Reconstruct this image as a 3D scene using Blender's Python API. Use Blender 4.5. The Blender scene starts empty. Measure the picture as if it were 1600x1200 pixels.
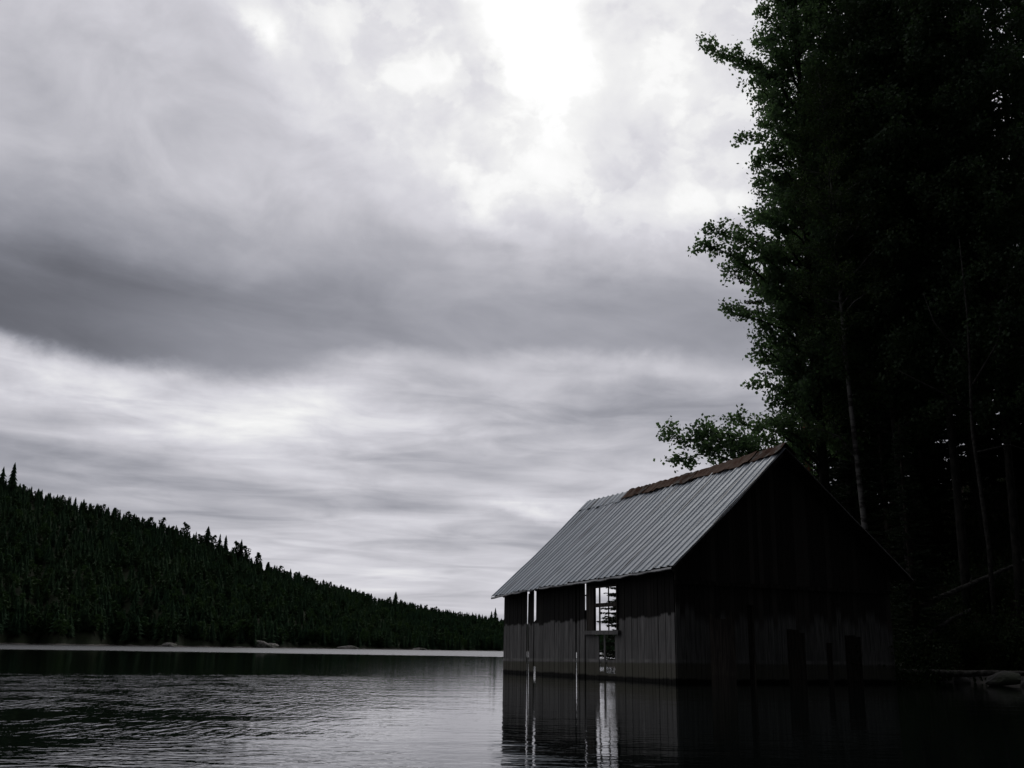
import bpy, math, random
import numpy as np
from mathutils import Vector, Matrix

random.seed(7)
rng = np.random.default_rng(7)
scene = bpy.context.scene
COL = scene.collection
R = math.radians

# ------------------------------------------------------------------ camera geometry
F, CX, CY, H0, ROLL, EYE = 1570., 800., 600., 1016., .016, .75
PITCH = math.atan((H0 - CY) / F * math.cos(ROLL))
CAM = np.array([0, 0, EYE])


def ray(x, y):
    a, b = x - CX, -(y - CY)
    c, s = math.cos(ROLL), math.sin(ROLL)
    X, Z = c * a - s * b, s * a + c * b
    cp, sp = math.cos(PITCH), math.sin(PITCH)
    return np.array([X, F * cp - Z * sp, F * sp + Z * cp]) / F


def on_z(x, y, z=0.):
    d = ray(x, y)
    return CAM + d * ((z - EYE) / d[2])


def on_plane(x, y, P, n):
    d = ray(x, y)
    return CAM + d * (np.dot(P - CAM, n) / np.dot(d, n))


def at(x, y, Y):
    d = ray(x, y)
    return CAM + d * (Y / d[1])


def horizon(x):
    return H0 + ROLL * (x - CX)


cd = bpy.data.cameras.new('camera')
cam = bpy.data.objects.new('camera', cd)
COL.objects.link(cam)
cd.sensor_fit = 'HORIZONTAL'
cd.sensor_width = 36
cd.lens = F / 1600 * 36
cd.clip_start = .05
cd.clip_end = 20000
cam.matrix_world = Matrix.Translation((0, 0, EYE)) @ Matrix.Rotation(math.pi / 2 + PITCH, 4, 'X') @ Matrix.Rotation(ROLL, 4, 'Z')
scene.camera = cam


# ------------------------------------------------------------------ object helpers
def tag(o, label=None, cat=None, group=None, kind=None):
    if label: o['label'] = label
    if cat: o['category'] = cat
    if group: o['group'] = group
    if kind: o['kind'] = kind
    return o


def link(name, me, parent=None, loc=None, rot=None):
    o = bpy.data.objects.new(name, me)
    COL.objects.link(o)
    if parent is not None: o.parent = parent
    if loc is not None: o.location = loc
    if rot is not None: o.rotation_euler = rot
    return o


def empty(name, loc, rz=0., label=None, cat=None, group=None):
    o = bpy.data.objects.new(name, None)
    COL.objects.link(o)
    o.location = loc
    o.rotation_euler = (0, 0, rz)
    o.empty_display_size = .3
    return tag(o, label, cat, group)


def mesh_np(name, verts, faces, mats, mat_idx=None, smooth=False):
    """faces: (N,k) array"""
    me = bpy.data.meshes.new(name)
    verts = np.asarray(verts, np.float32)
    faces = np.asarray(faces, np.int32)
    n, k = faces.shape
    me.vertices.add(len(verts))
    me.vertices.foreach_set('co', verts.ravel())
    me.loops.add(n * k)
    me.loops.foreach_set('vertex_index', faces.ravel())
    me.polygons.add(n)
    me.polygons.foreach_set('loop_start', np.arange(0, n * k, k, dtype=np.int32))
    me.polygons.foreach_set('loop_total', np.full(n, k, np.int32))
    if mat_idx is not None:
        me.polygons.foreach_set('material_index', np.asarray(mat_idx, np.int32))
    if smooth:
        me.polygons.foreach_set('use_smooth', np.ones(n, bool))
    for m in (mats if isinstance(mats, (list, tuple)) else [mats]):
        me.materials.append(m)
    me.update(calc_edges=True)
    me.validate()
    return me


class MB:
    """collects quads / tris; build() links them as one mesh object"""
    def __init__(s):
        s.v, s.f, s.m = [], [], []
        s.cur = 0

    def add(s, vs, fs):
        b = len(s.v)
        s.v += [tuple(map(float, p)) for p in vs]
        for f in fs:
            s.f.append(tuple(i + b for i in f))
            s.m.append(s.cur)

    def hexa(s, p):   # 8 corners: bottom 0-3, top 4-7
        s.add(p, [(3, 2, 1, 0), (4, 5, 6, 7), (0, 1, 5, 4), (1, 2, 6, 5), (2, 3, 7, 6), (3, 0, 4, 7)])

    def box(s, x0, x1, y0, y1, z0, z1):
        s.hexa([(x0, y0, z0), (x1, y0, z0), (x1, y1, z0), (x0, y1, z0), (x0, y0, z1), (x1, y0, z1), (x1, y1, z1), (x0, y1, z1)])

    def bar(s, a, b, w, t, up=(0, 0, 1)):
        a, b = Vector(a), Vector(b)
        d = (b - a).normalized()
        u = Vector(up)
        if abs(d.dot(u)) > .95: u = Vector((0, 1, 0))
        sx = d.cross(u).normalized() * w / 2
        sy = sx.cross(d).normalized() * t / 2
        s.hexa([a - sx - sy, a + sx - sy, a + sx + sy, a - sx + sy, b - sx - sy, b + sx - sy, b + sx + sy, b - sx + sy])

    def tube(s, pts, rad, n=7, cap=True):
        pts = [Vector(p) for p in pts]
        base = len(s.v)
        prev = None
        for i, p in enumerate(pts):
            d = (pts[min(i + 1, len(pts) - 1)] - pts[max(i - 1, 0)]).normalized()
            ref = prev if prev is not None else (Vector((1, 0, 0)) if abs(d.x) < .9 else Vector((0, 1, 0)))
            sx = (ref - d * ref.dot(d)).normalized()
            prev = sx
            sy = d.cross(sx)
            for k in range(n):
                a = 2 * math.pi * k / n
                q = p + (sx * math.cos(a) + sy * math.sin(a)) * rad[i]
                s.v.append((q.x, q.y, q.z))
        for i in range(len(pts) - 1):
            for k in range(n):
                k2 = (k + 1) % n
                s.f.append((base + i * n + k, base + i * n + k2, base + (i + 1) * n + k2, base + (i + 1) * n + k))
                s.m.append(s.cur)
        if cap:
            s.f.append(tuple(base + k for k in range(n))[::-1]); s.m.append(s.cur)
            s.f.append(tuple(base + (len(pts) - 1) * n + k for k in range(n))); s.m.append(s.cur)

    def mesh(s, name, mats, smooth=False):
        me = bpy.data.meshes.new(name)
        me.from_pydata(s.v, [], s.f)
        for m in (mats if isinstance(mats, (list, tuple)) else [mats]): me.materials.append(m)
        me.polygons.foreach_set('material_index', np.array(s.m, np.int32))
        if smooth: me.polygons.foreach_set('use_smooth', np.ones(len(s.f), bool))
        me.update()
        return me

    def build(s, name, mats, parent=None, smooth=False):
        return link(name, s.mesh(name, mats, smooth), parent)


def copy_tree(o, parent=None):
    c = o.copy()
    COL.objects.link(c)
    c.parent = parent
    for ch in list(o.children): copy_tree(ch, c)
    return c


# ------------------------------------------------------------------ node helpers
class NT:
    def __init__(s, tree):
        s.t = tree
        s.n = tree.nodes
        s.l = tree.links

    def new(s, typ, **kw):
        n = s.n.new(typ)
        for k, v in kw.items(): setattr(n, k, v)
        return n

    def put(s, sock, val):
        if isinstance(val, bpy.types.NodeSocket): s.l.new(val, sock)
        elif val is not None: sock.default_value = val

    def m(s, op, a, b=None, c=None, clamp=False):
        n = s.n.new('ShaderNodeMath')
        n.operation = op
        n.use_clamp = clamp
        s.put(n.inputs[0], a)
        if b is not None: s.put(n.inputs[1], b)
        if c is not None: s.put(n.inputs[2], c)
        return n.outputs[0]

    def ss(s, x, lo, hi, a=0., b=1.):   # smoothstep
        n = s.n.new('ShaderNodeMapRange')
        n.interpolation_type = 'SMOOTHSTEP'
        s.put(n.inputs[0], x)
        for i, v in enumerate((lo, hi, a, b)): s.put(n.inputs[i + 1], v)
        return n.outputs[0]

    def lin(s, x, lo, hi, a=0., b=1.):
        n = s.n.new('ShaderNodeMapRange')
        s.put(n.inputs[0], x)
        for i, v in enumerate((lo, hi, a, b)): s.put(n.inputs[i + 1], v)
        return n.outputs[0]

    def noise(s, vec, scale, detail=2., rough=.5, dist=0., out=0):
        n = s.n.new('ShaderNodeTexNoise')
        s.put(n.inputs['Vector'], vec)
        s.put(n.inputs['Scale'], scale)
        s.put(n.inputs['Detail'], detail)
        s.put(n.inputs['Roughness'], rough)
        s.put(n.inputs['Distortion'], dist)
        return n.outputs[out]

    def xyz(s, x, y, z):
        n = s.n.new('ShaderNodeCombineXYZ')
        for i, v in enumerate((x, y, z)): s.put(n.inputs[i], v)
        return n.outputs[0]

    def sep(s, v):
        n = s.n.new('ShaderNodeSeparateXYZ')
        s.put(n.inputs[0], v)
        return n.outputs

    def mixc(s, f, a, b, mode='MIX'):
        n = s.n.new('ShaderNodeMix')
        n.data_type = 'RGBA'
        n.blend_type = mode
        s.put(n.inputs[0], f)
        for sock, v in ((n.inputs[6], a), (n.inputs[7], b)):
            s.put(sock, (*v, 1.) if isinstance(v, (tuple, list)) and len(v) == 3 else v)
        return n.outputs[2]

    def curve(s, x, pts, lo, hi):
        """piecewise smooth function through (x, value) points: a colour ramp"""
        n = s.n.new('ShaderNodeValToRGB')
        s.put(n.inputs[0], s.lin(x, lo, hi))
        r = n.color_ramp
        r.interpolation = 'B_SPLINE'
        for i, (p, v) in enumerate(pts):
            e = r.elements[i] if i < 2 else r.elements.new(.5)
            e.position = (p - lo) / (hi - lo)
            e.color = (v, v, v, 1)
        return n.outputs[0]


def material(name):
    m = bpy.data.materials.new(name)
    m.use_nodes = True
    nt = NT(m.node_tree)
    b = m.node_tree.nodes['Principled BSDF']
    return m, nt, b


# ------------------------------------------------------------------ sky
SUN_AZ, SUN_EL = R(1.5), R(41)
world = bpy.data.worlds.new('World')
scene.world = world
world.use_nodes = True
world.cycles.sampling_method = 'MANUAL'
world.cycles.sample_map_resolution = 512
w = NT(world.node_tree)
w.n.clear()
tc = w.new('ShaderNodeTexCoord')
D = tc.outputs['Generated']
dx, dy, dz = w.sep(D)
az = w.m('ARCTAN2', dx, dy)
el = w.m('ARCSINE', dz)


def azel(x, y):
    d = ray(x, y)
    d = d / np.linalg.norm(d)
    return math.atan2(d[0], d[1]), math.asin(d[2])


def sk_noise(sx, sy, seed, detail=7., rough=.55, dist=.3, out=0, shear=0.):
    """noise over the dome; sx, sy cycles per radian across and up"""
    e2 = w.m('MULTIPLY_ADD', az, shear, el) if shear else el
    return w.noise(w.xyz(w.m('MULTIPLY', az, sx), w.m('MULTIPLY', e2, sy), seed), 1., detail, rough, dist, out)


def centred(n, amp):
    return w.m('MULTIPLY', w.m('SUBTRACT', n, .5), amp)


# large and small billows push every cloud edge about
wn1 = sk_noise(6., 9., 1.3, 8., .6, .2, 1)
ax_, ay_, _ = w.sep(wn1)
wn2 = sk_noise(19., 25., 4.1, 5., .55, .3, 1)
bx_, by_, _ = w.sep(wn2)
azw = w.m('ADD', az, w.m('ADD', centred(ax_, .15), centred(bx_, .035)))
elw = w.m('ADD', el, w.m('ADD', centred(ay_, .075), centred(by_, .022)))


def blob(px, py, rx, ry, rot=0., soft=True):
    a0, e0 = azel(px, py)
    rx, ry = rx / F, ry / F
    ax = w.m('SUBTRACT', azw, a0)
    ey = w.m('SUBTRACT', elw, e0)
    c, s = math.cos(R(rot)), math.sin(R(rot))
    p = w.m('ADD', w.m('MULTIPLY', ax, c / rx), w.m('MULTIPLY', ey, s / rx))
    q = w.m('ADD', w.m('MULTIPLY', ax, -s / ry), w.m('MULTIPLY', ey, c / ry))
    r2 = w.m('ADD', w.m('MULTIPLY', p, p), w.m('MULTIPLY', q, q))
    return w.m('POWER', 2.718, w.m('MULTIPLY', r2, -1.))


def along(pts, of, lo, hi, key):
    """smooth function of azimuth or elevation given by photograph points"""
    return w.curve(of, pts, lo, hi)


def az_curve(pts, scale):     # (x, value): value by azimuth
    return w.m('MULTIPLY', w.curve(az, [(azel(x, 600)[0], v / scale) for x, v in pts], -1.6, 1.6), scale)


def over(base_, mask, val):
    """val laid over base_ where mask is 1"""
    return w.m('ADD', w.m('MULTIPLY', base_, w.m('SUBTRACT', 1., mask)), w.m('MULTIPLY', val, mask))


# 1. luminous upper cloud in front of the sun, lumpy
nA = sk_noise(9., 12., 2.2, 9., .56, .4)
nB = sk_noise(3.6, 4.6, 8.8, 4., .5, .3)
core = w.m('MULTIPLY', blob(822, -25, 80, 150), .5)
upper = w.m('ADD', .58, w.m('MULTIPLY', blob(820, 0, 300, 200), .10))
upper = w.m('ADD', upper, w.m('MULTIPLY', blob(880, 60, 430, 320), .20))
upper = w.m('ADD', upper, w.m('ADD', centred(nA, .50), centred(nB, .24)))
pf = sk_noise(11., 13., 6.4, 8., .5, .15)
upper = w.m('ADD', upper, w.m('MULTIPLY', w.ss(pf, .50, .60), w.m('MULTIPLY', w.ss(pf, .80, .58), .12)))
for px, py, rx, ry, rot, am in ((785, 290, 42, 34, 0, .16), (905, 275, 40, 34, 0, .14), (800, 345, 70, 20, -35, .10), (860, 385, 80, 18, -20, .09), (930, 95, 46, 36, 10, .18), (570, 150, 60, 34, -30, .12), (1075, 130, 26, 18, 0, .12), (735, 100, 50, 60, 0, -.12), (1010, 25, 120, 26, 0, -.10)):
    upper = w.m('MULTIPLY_ADD', blob(px, py, rx, ry, rot), am, upper)
pg = sk_noise(13., 17., 31.2, 8., .55, .25)
upper = w.m('ADD', w.m('ADD', w.m('SMOOTH_MIN', upper, .82, .12), core), w.m('ADD', centred(pg, .34), w.m('MULTIPLY', w.ss(pg, .50, .57), .05)))
# 2. grey mass at upper left, its sun-lit edge running down to the right
e_pts = [(420, 10), (455, 55), (500, 180), (600, 255), (700, 350), (790, 420)]
eb = [(azel(x, y)[1], azel(x, y)[0]) for x, y in e_pts][::-1]
edge_az = w.m('SUBTRACT', w.m('MULTIPLY', w.curve(el, [(-.1, (eb[0][1] + .5) / 1.)] + [(e_, (a_ + .5) / 1.) for e_, a_ in eb] + [(1.2, .0)], -.12, 1.6), 1.), .5)
gA = w.m('SUBTRACT', azw, edge_az)
mA = w.ss(gA, .085, -.05)
mass = w.m('ADD', .56, w.m('ADD', centred(nA, .44), centred(nB, .26)))
mass = w.m('MULTIPLY_ADD', blob(140, 230, 260, 150), -.07, mass)
mass = w.m('MULTIPLY_ADD', w.m('MULTIPLY', w.ss(gA, -.07, -.012), w.ss(gA, .05, .0)), .10, mass)
mass = w.m('MULTIPLY_ADD', blob(430, 45, 40, 30, -40), .30, mass)
L = over(upper, mA, mass)
# 3. heavy dark band
nC = sk_noise(3.4, 11., 12.5, 7., .52, .6, shear=.10)
nC2 = sk_noise(10., 27., 17.5, 6., .52, .5, shear=.10)
ebd = w.m('ADD', el, w.m('ADD', centred(ay_, .055), w.m('ADD', centred(by_, .012), centred(nC, .055))))
top_e = az_curve([(-2200, azel(0, 320)[1]), (0, azel(0, 350)[1]), (200, azel(200, 372)[1]), (420, azel(420, 398)[1]), (750, azel(750, 405)[1]), (950, azel(950, 420)[1]), (1200, azel(1200, 425)[1]), (2600, azel(1200, 440)[1])], 1.)
bot_e = az_curve([(-2200, azel(0, 520)[1]), (0, azel(0, 530)[1]), (180, azel(180, 578)[1]), (400, azel(400, 574)[1]), (560, azel(560, 548)[1]), (720, azel(720, 545)[1]), (900, azel(900, 585)[1]), (1150, azel(1150, 640)[1]), (2600, azel(1150, 640)[1])], 1.)
up_m = w.ss(w.m('SUBTRACT', ebd, top_e), .075, -.05)
dn_m = w.ss(w.m('SUBTRACT', ebd, bot_e), -.020, .014)
mC = w.m('MULTIPLY', up_m, dn_m)
dark = az_curve([(-2200, .2), (0, .13), (180, .175), (400, .265), (600, .325), (800, .37), (1000, .38), (1200, .33), (2600, .3)], 1.)
dark = w.m('MULTIPLY', dark, w.m('ADD', 1., w.m('ADD', centred(nC, .85), centred(nC2, .40))))
# 4. layered deck below
t_low = w.m('LOGARITHM', w.m('ADD', w.m('MAXIMUM', el, 0.), .06), 2.718)
def low_noise(sx, sy, seed, detail=7., rough=.56, dist=.35):
    return w.noise(w.xyz(w.m('MULTIPLY', az, sx), w.m('ADD', w.m('MULTIPLY', t_low, sy), w.m('MULTIPLY', az, .35)), seed), 1., detail, rough, dist)
n1 = low_noise(3.0, 4.6, 3.3, 7., .47, .7)
n2 = low_noise(8.5, 11.5, 9.1, 6., .52, .9)
n3 = low_noise(17., 27., 5.7, 6., .55, .5)
n4 = sk_noise(13., 22., 21.5, 8., .56, .5)
low = az_curve([(-2200, .46), (0, .44), (250, .50), (500, .54), (720, .50), (900, .42), (1150, .36), (2600, .36)], 1.)
low = w.m('MULTIPLY_ADD', blob(430, 640, 330, 60), .15, low)
low = w.m('MULTIPLY_ADD', blob(60, 585, 150, 40, -8), .12, low)
low = w.m('MULTIPLY_ADD', blob(830, 800, 120, 16), .16, low)
low = w.m('MULTIPLY_ADD', blob(680, 890, 300, 45), .09, low)
low = w.m('MULTIPLY_ADD', blob(120, 715, 300, 40), -.05, low)
low = w.m('MULTIPLY_ADD', blob(640, 790, 260, 26, -4), -.09, low)
low = w.m('MULTIPLY_ADD', blob(1010, 640, 260, 60, -4), -.11, low)
low = w.m('MULTIPLY_ADD', blob(620, 620, 120, 26, 10), -.08, low)
low = w.m('MULTIPLY', low, w.m('ADD', 1., w.m('ADD', centred(n1, 1.15), w.m('ADD', centred(n2, .80), w.m('ADD', w.m('MULTIPLY', centred(n3, .2), w.ss(el, R(1), R(7))), w.m('MULTIPLY', centred(n4, .42), w.ss(el, R(6), R(13))))))))
mLow = w.ss(w.m('SUBTRACT', ebd, bot_e), .02, -.03)
L = over(L, mC, dark)
L = over(L, w.m('MULTIPLY', mLow, w.ss(w.m('SUBTRACT', ebd, bot_e), .03, -.02)), low)
# overhead the deck closes again
L = over(L, w.ss(el, R(46), R(62)), w.m('ADD', .5, centred(nB, .3)))
L = w.m('MAXIMUM', w.m('MULTIPLY', L, 1.07), .06)
# unseen sky behind and right of the viewer is dimmed to darken the foreground
dl = w.m('ADD', w.m('ADD', w.m('MULTIPLY', dx, -.42), w.m('MULTIPLY', dy, .84)), w.m('MULTIPLY', dz, .34))
L = w.m('MULTIPLY', L, w.ss(dl, -.2, .45, .032, 1.))
tint = w.mixc(w.ss(L, .1, .62), (.92, .945, 1.10), (.987, .977, 1.058))
tint = w.mixc(w.ss(L, .6, .95), tint, (1., 1., 1.))
cl = w.mixc(1., tint, w.xyz(L, L, L), 'MULTIPLY')
bg_c = w.new('ShaderNodeBackground')
w.l.new(cl, bg_c.inputs[0])
bg_c.inputs[1].default_value = 1.
sky = w.new('ShaderNodeTexSky', sky_type='NISHITA', sun_disc=False, sun_elevation=SUN_EL, sun_rotation=SUN_AZ)
bg_s = w.new('ShaderNodeBackground')
w.l.new(sky.outputs[0], bg_s.inputs[0])
bg_s.inputs[1].default_value = .05
mx = w.new('ShaderNodeMixShader')
mx.inputs[0].default_value = .98     # almost closed cloud cover
w.l.new(bg_s.outputs[0], mx.inputs[1])
w.l.new(bg_c.outputs[0], mx.inputs[2])
wo = w.new('ShaderNodeOutputWorld')
w.l.new(mx.outputs[0], wo.inputs[0])

sl = bpy.data.lights.new('sun', 'SUN')
sl.energy = .5
sl.angle = R(25)
sl.color = (1., .96, .9)
so = link('sun', sl)
sd = Vector((math.sin(SUN_AZ) * math.cos(SUN_EL), math.cos(SUN_AZ) * math.cos(SUN_EL), math.sin(SUN_EL)))
so.rotation_euler = sd.to_track_quat('Z', 'Y').to_euler()

vs = scene.view_settings
vs.view_transform = 'Standard'
vs.look = 'None'
vs.exposure = 0
vs.gamma = 1

# ------------------------------------------------------------------ materials
def foliage(name, c1, c2, scale=.6, trans=.25, spec=.25):
    m, n, b = material(name)
    g = n.new('ShaderNodeNewGeometry')
    oi = n.new('ShaderNodeObjectInfo')
    f = n.noise(g.outputs['Position'], scale, 2.)
    col = n.mixc(n.ss(f, .38, .62), c1, c2)
    col = n.mixc(n.lin(oi.outputs['Random'], 0, 1, 0, .45), col, c1)
    n.put(b.inputs['Base Color'], col)
    b.inputs['Roughness'].default_value = .65
    b.inputs['Specular IOR Level'].default_value = spec
    t = n.new('ShaderNodeBsdfTranslucent')
    n.put(t.inputs[0], n.mixc(1., col, (1.7, 1.9, 1.3), 'MULTIPLY'))
    mixs = n.new('ShaderNodeMixShader')
    mixs.inputs[0].default_value = trans
    n.l.new(b.outputs[0], mixs.inputs[1])
    n.l.new(t.outputs[0], mixs.inputs[2])
    n.l.new(mixs.outputs[0], n.n['Material Output'].inputs[0])
    return m


def bark(name, c1, c2, zs=1.5, xs=8.):
    m, n, b = material(name)
    tcn = n.new('ShaderNodeTexCoord')
    mp = n.new('ShaderNodeMapping')
    mp.inputs['Scale'].default_value = (xs, xs, zs)
    n.l.new(tcn.outputs['Object'], mp.inputs[0])
    f = n.noise(mp.outputs[0], 1., 5., .6)
    n.put(b.inputs['Base Color'], n.mixc(n.ss(f, .4, .6), c1, c2))
    b.inputs['Roughness'].default_value = .9
    b.inputs['Specular IOR Level'].default_value = .15
    bp = n.new('ShaderNodeBump')
    bp.inputs['Distance'].default_value = .02
    n.put(bp.inputs['Height'], f)
    n.l.new(bp.outputs[0], b.inputs['Normal'])
    return m


M = {}
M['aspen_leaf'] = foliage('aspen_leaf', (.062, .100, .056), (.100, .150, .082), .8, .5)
M['shade_leaf'] = foliage('shade_leaf', (.028, .050, .024), (.045, .072, .032), .8, .3)  # darker copy of the aspen leaf, shade put into its colour for slim aspens
M['birch_leaf'] = foliage('birch_leaf', (.035, .055, .018), (.055, .085, .025), .8, .3)
M['needle'] = foliage('needle', (.020, .036, .018), (.032, .050, .022), .5, .12)
M['pine_needle'] = foliage('pine_needle', (.028, .045, .022), (.04, .06, .028), .5, .12)
M['far_spruce'] = foliage('far_spruce', (.027, .058, .029), (.040, .076, .036), .02, .05, .02)
M['far_pine'] = foliage('far_pine', (.034, .066, .030), (.048, .084, .036), .02, .05, .02)
M['far_birch'] = foliage('far_birch', (.042, .082, .032), (.058, .10, .038), .02, .1, .02)
M['shrub_leaf'] = foliage('shrub_leaf', (.02, .034, .014), (.034, .05, .02), 1.5, .15, .06)
M['aspen_bark'] = bark('aspen_bark', (.014, .0135, .012), (.034, .032, .027), 3., 5.)
M['birch_bark'] = bark('birch_bark', (.038, .035, .032), (.17, .165, .155), 7., 2.)
M['pine_bark'] = bark('pine_bark', (.12, .055, .03), (.30, .14, .075), 2., 9.)
M['spruce_bark'] = bark('spruce_bark', (.05, .042, .035), (.10, .085, .07))
M['grey_twig'] = bark('grey_twig', (.02, .019, .017), (.055, .052, .046), 9., 9.)
M['dead_wood'] = bark('dead_wood', (.035, .033, .028), (.105, .10, .088), 9., 9.)


def water_material():
    m, n, b = material('lake_water')
    g = n.new('ShaderNodeNewGeometry')
    P = g.outputs['Position']
    x, y, z = n.sep(P)
    b.inputs['Base Color'].default_value = (.0035, .0055, .005, 1)
    b.inputs['Roughness'].default_value = .03
    b.inputs['IOR'].default_value = 1.333
    # wind ripples in cat's paws, finer chop close by, and a long low swell
    dist = n.m('SQRT', n.m('ADD', n.m('MULTIPLY', x, x), n.m('MULTIPLY', y, y)))
    chop = n.noise(n.xyz(n.m('MULTIPLY', x, 2.6), n.m('MULTIPLY', y, 4.2), 0.), 1.15, 3., .55, .35)
    paws = n.noise(n.xyz(n.m('MULTIPLY', x, 8.5), n.m('MULTIPLY', y, 1.9), 3.), 1., 3., .5, .25)
    swell = n.noise(n.xyz(n.m('MULTIPLY', x, .30), n.m('MULTIPLY', y, 1.15), 5.), 1., 2., .45, .2)
    gust = n.noise(n.xyz(n.m('MULTIPLY', x, .10), n.m('MULTIPLY', y, .16), 2.), 1., 3., .55, .4)
    patch = n.noise(n.xyz(n.m('MULTIPLY', x, .9), n.m('MULTIPLY', y, .8), 8.), 1., 3., .6, .3)
    dg = n.m('MULTIPLY_ADD', n.m('SUBTRACT', gust, .5), 30., dist)
    far = n.ss(dg, 112., 140.)                                        # windy strip out on the lake
    openw = n.ss(n.m('ADD', x, n.m('MULTIPLY', y, .09)), 1.0, -2.6)   # lee of the boathouse
    dn = n.m('MULTIPLY_ADD', n.m('SUBTRACT', gust, .5), 7., dist)
    mid = n.m('MULTIPLY', n.ss(dn, 32., 25.), n.ss(dn, 10.5, 16.))    # rippled belt beyond a smoother lane
    lane = n.m('MULTIPLY', n.ss(dn, 16., 11.), n.ss(dn, 7.6, 9.4))
    close = n.ss(dn, 9.2, 7.2)
    n.put(b.inputs['Roughness'], n.m('MULTIPLY_ADD', far, .24, .03))   # waves too small to see out there
    lump = n.ss(patch, .40, .62)
    a_paw = n.m('MULTIPLY', openw, n.m('ADD', n.m('MULTIPLY', mid, n.m('MULTIPLY_ADD', lump, .024, .013)), n.m('MULTIPLY', lane, n.m('MULTIPLY', lump, .020))))
    a_chop = n.m('MULTIPLY', openw, n.m('MULTIPLY', close, n.m('MULTIPLY_ADD', lump, .018, .010)))
    a_chop = n.m('ADD', n.m('MULTIPLY_ADD', far, .004, .0032), a_chop)
    a_sw = n.m('MULTIPLY_ADD', n.m('ADD', a_paw, n.m('MULTIPLY', a_chop, .6)), .25, .0055)
    hgt = n.m('MULTIPLY', n.m('SUBTRACT', paws, .5), a_paw)
    hgt = n.m('MULTIPLY_ADD', n.m('SUBTRACT', chop, .5), a_chop, hgt)
    hgt = n.m('MULTIPLY_ADD', n.m('SUBTRACT', swell, .5), a_sw, hgt)
    bp = n.new('ShaderNodeBump')
    bp.inputs['Strength'].default_value = 1.
    bp.inputs['Distance'].default_value = 1.
    n.put(bp.inputs['Height'], hgt)
    n.l.new(bp.outputs[0], b.inputs['Normal'])
    return m


M['water'] = water_material()


def ground_material(name, soil, moss, rock, z_rock):
    m, n, b = material(name)
    g = n.new('ShaderNodeNewGeometry')
    P = g.outputs['Position']
    x, y, z = n.sep(P)
    f = n.noise(P, .9, 6., .6)
    f2 = n.noise(P, .17, 4., .6)
    col = n.mixc(n.ss(f, .4, .62), soil, moss)
    rk = n.mixc(f, tuple(c * .6 for c in rock), rock)
    zz = n.m('MULTIPLY_ADD', n.m('SUBTRACT', f2, .5), z_rock * 2.4, z)
    col = n.mixc(n.ss(zz, z_rock, z_rock * .6), col, rk)
    n.put(b.inputs['Base Color'], col)
    b.inputs['Roughness'].default_value = .95
    b.inputs['Specular IOR Level'].default_value = .1
    bp = n.new('ShaderNodeBump')
    bp.inputs['Distance'].default_value = .15
    n.put(bp.inputs['Height'], f)
    n.l.new(bp.outputs[0], b.inputs['Normal'])
    return m


M['hill'] = ground_material('hill_soil', (.022, .026, .015), (.022, .032, .014), (.20, .185, .165), .55)
M['bank'] = ground_material('bank_soil', (.05, .04, .03), (.03, .042, .018), (.15, .14, .125), .25)


def rock_material(name='granite', k=1.):
    m, n, b = material(name)
    t = n.new('ShaderNodeTexCoord')
    f = n.noise(t.outputs['Object'], 1.4, 8., .62)
    f2 = n.noise(t.outputs['Object'], .5, 3.)
    col = n.mixc(n.ss(f, .35, .65), (.16 * k, .15 * k, .135 * k), (.36 * k, .34 * k, .31 * k))
    col = n.mixc(n.ss(f2, .5, .66), col, (.07, .08, .05))
    n.put(b.inputs['Base Color'], col)
    b.inputs['Roughness'].default_value = .9
    bp = n.new('ShaderNodeBump')
    bp.inputs['Distance'].default_value = .1
    n.put(bp.inputs['Height'], f)
    n.l.new(bp.outputs[0], b.inputs['Normal'])
    return m


M['rock'] = rock_material()
M['dark_rock'] = rock_material('dark_rock', .2)  # same rock colours scaled down for the near boulders


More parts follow.
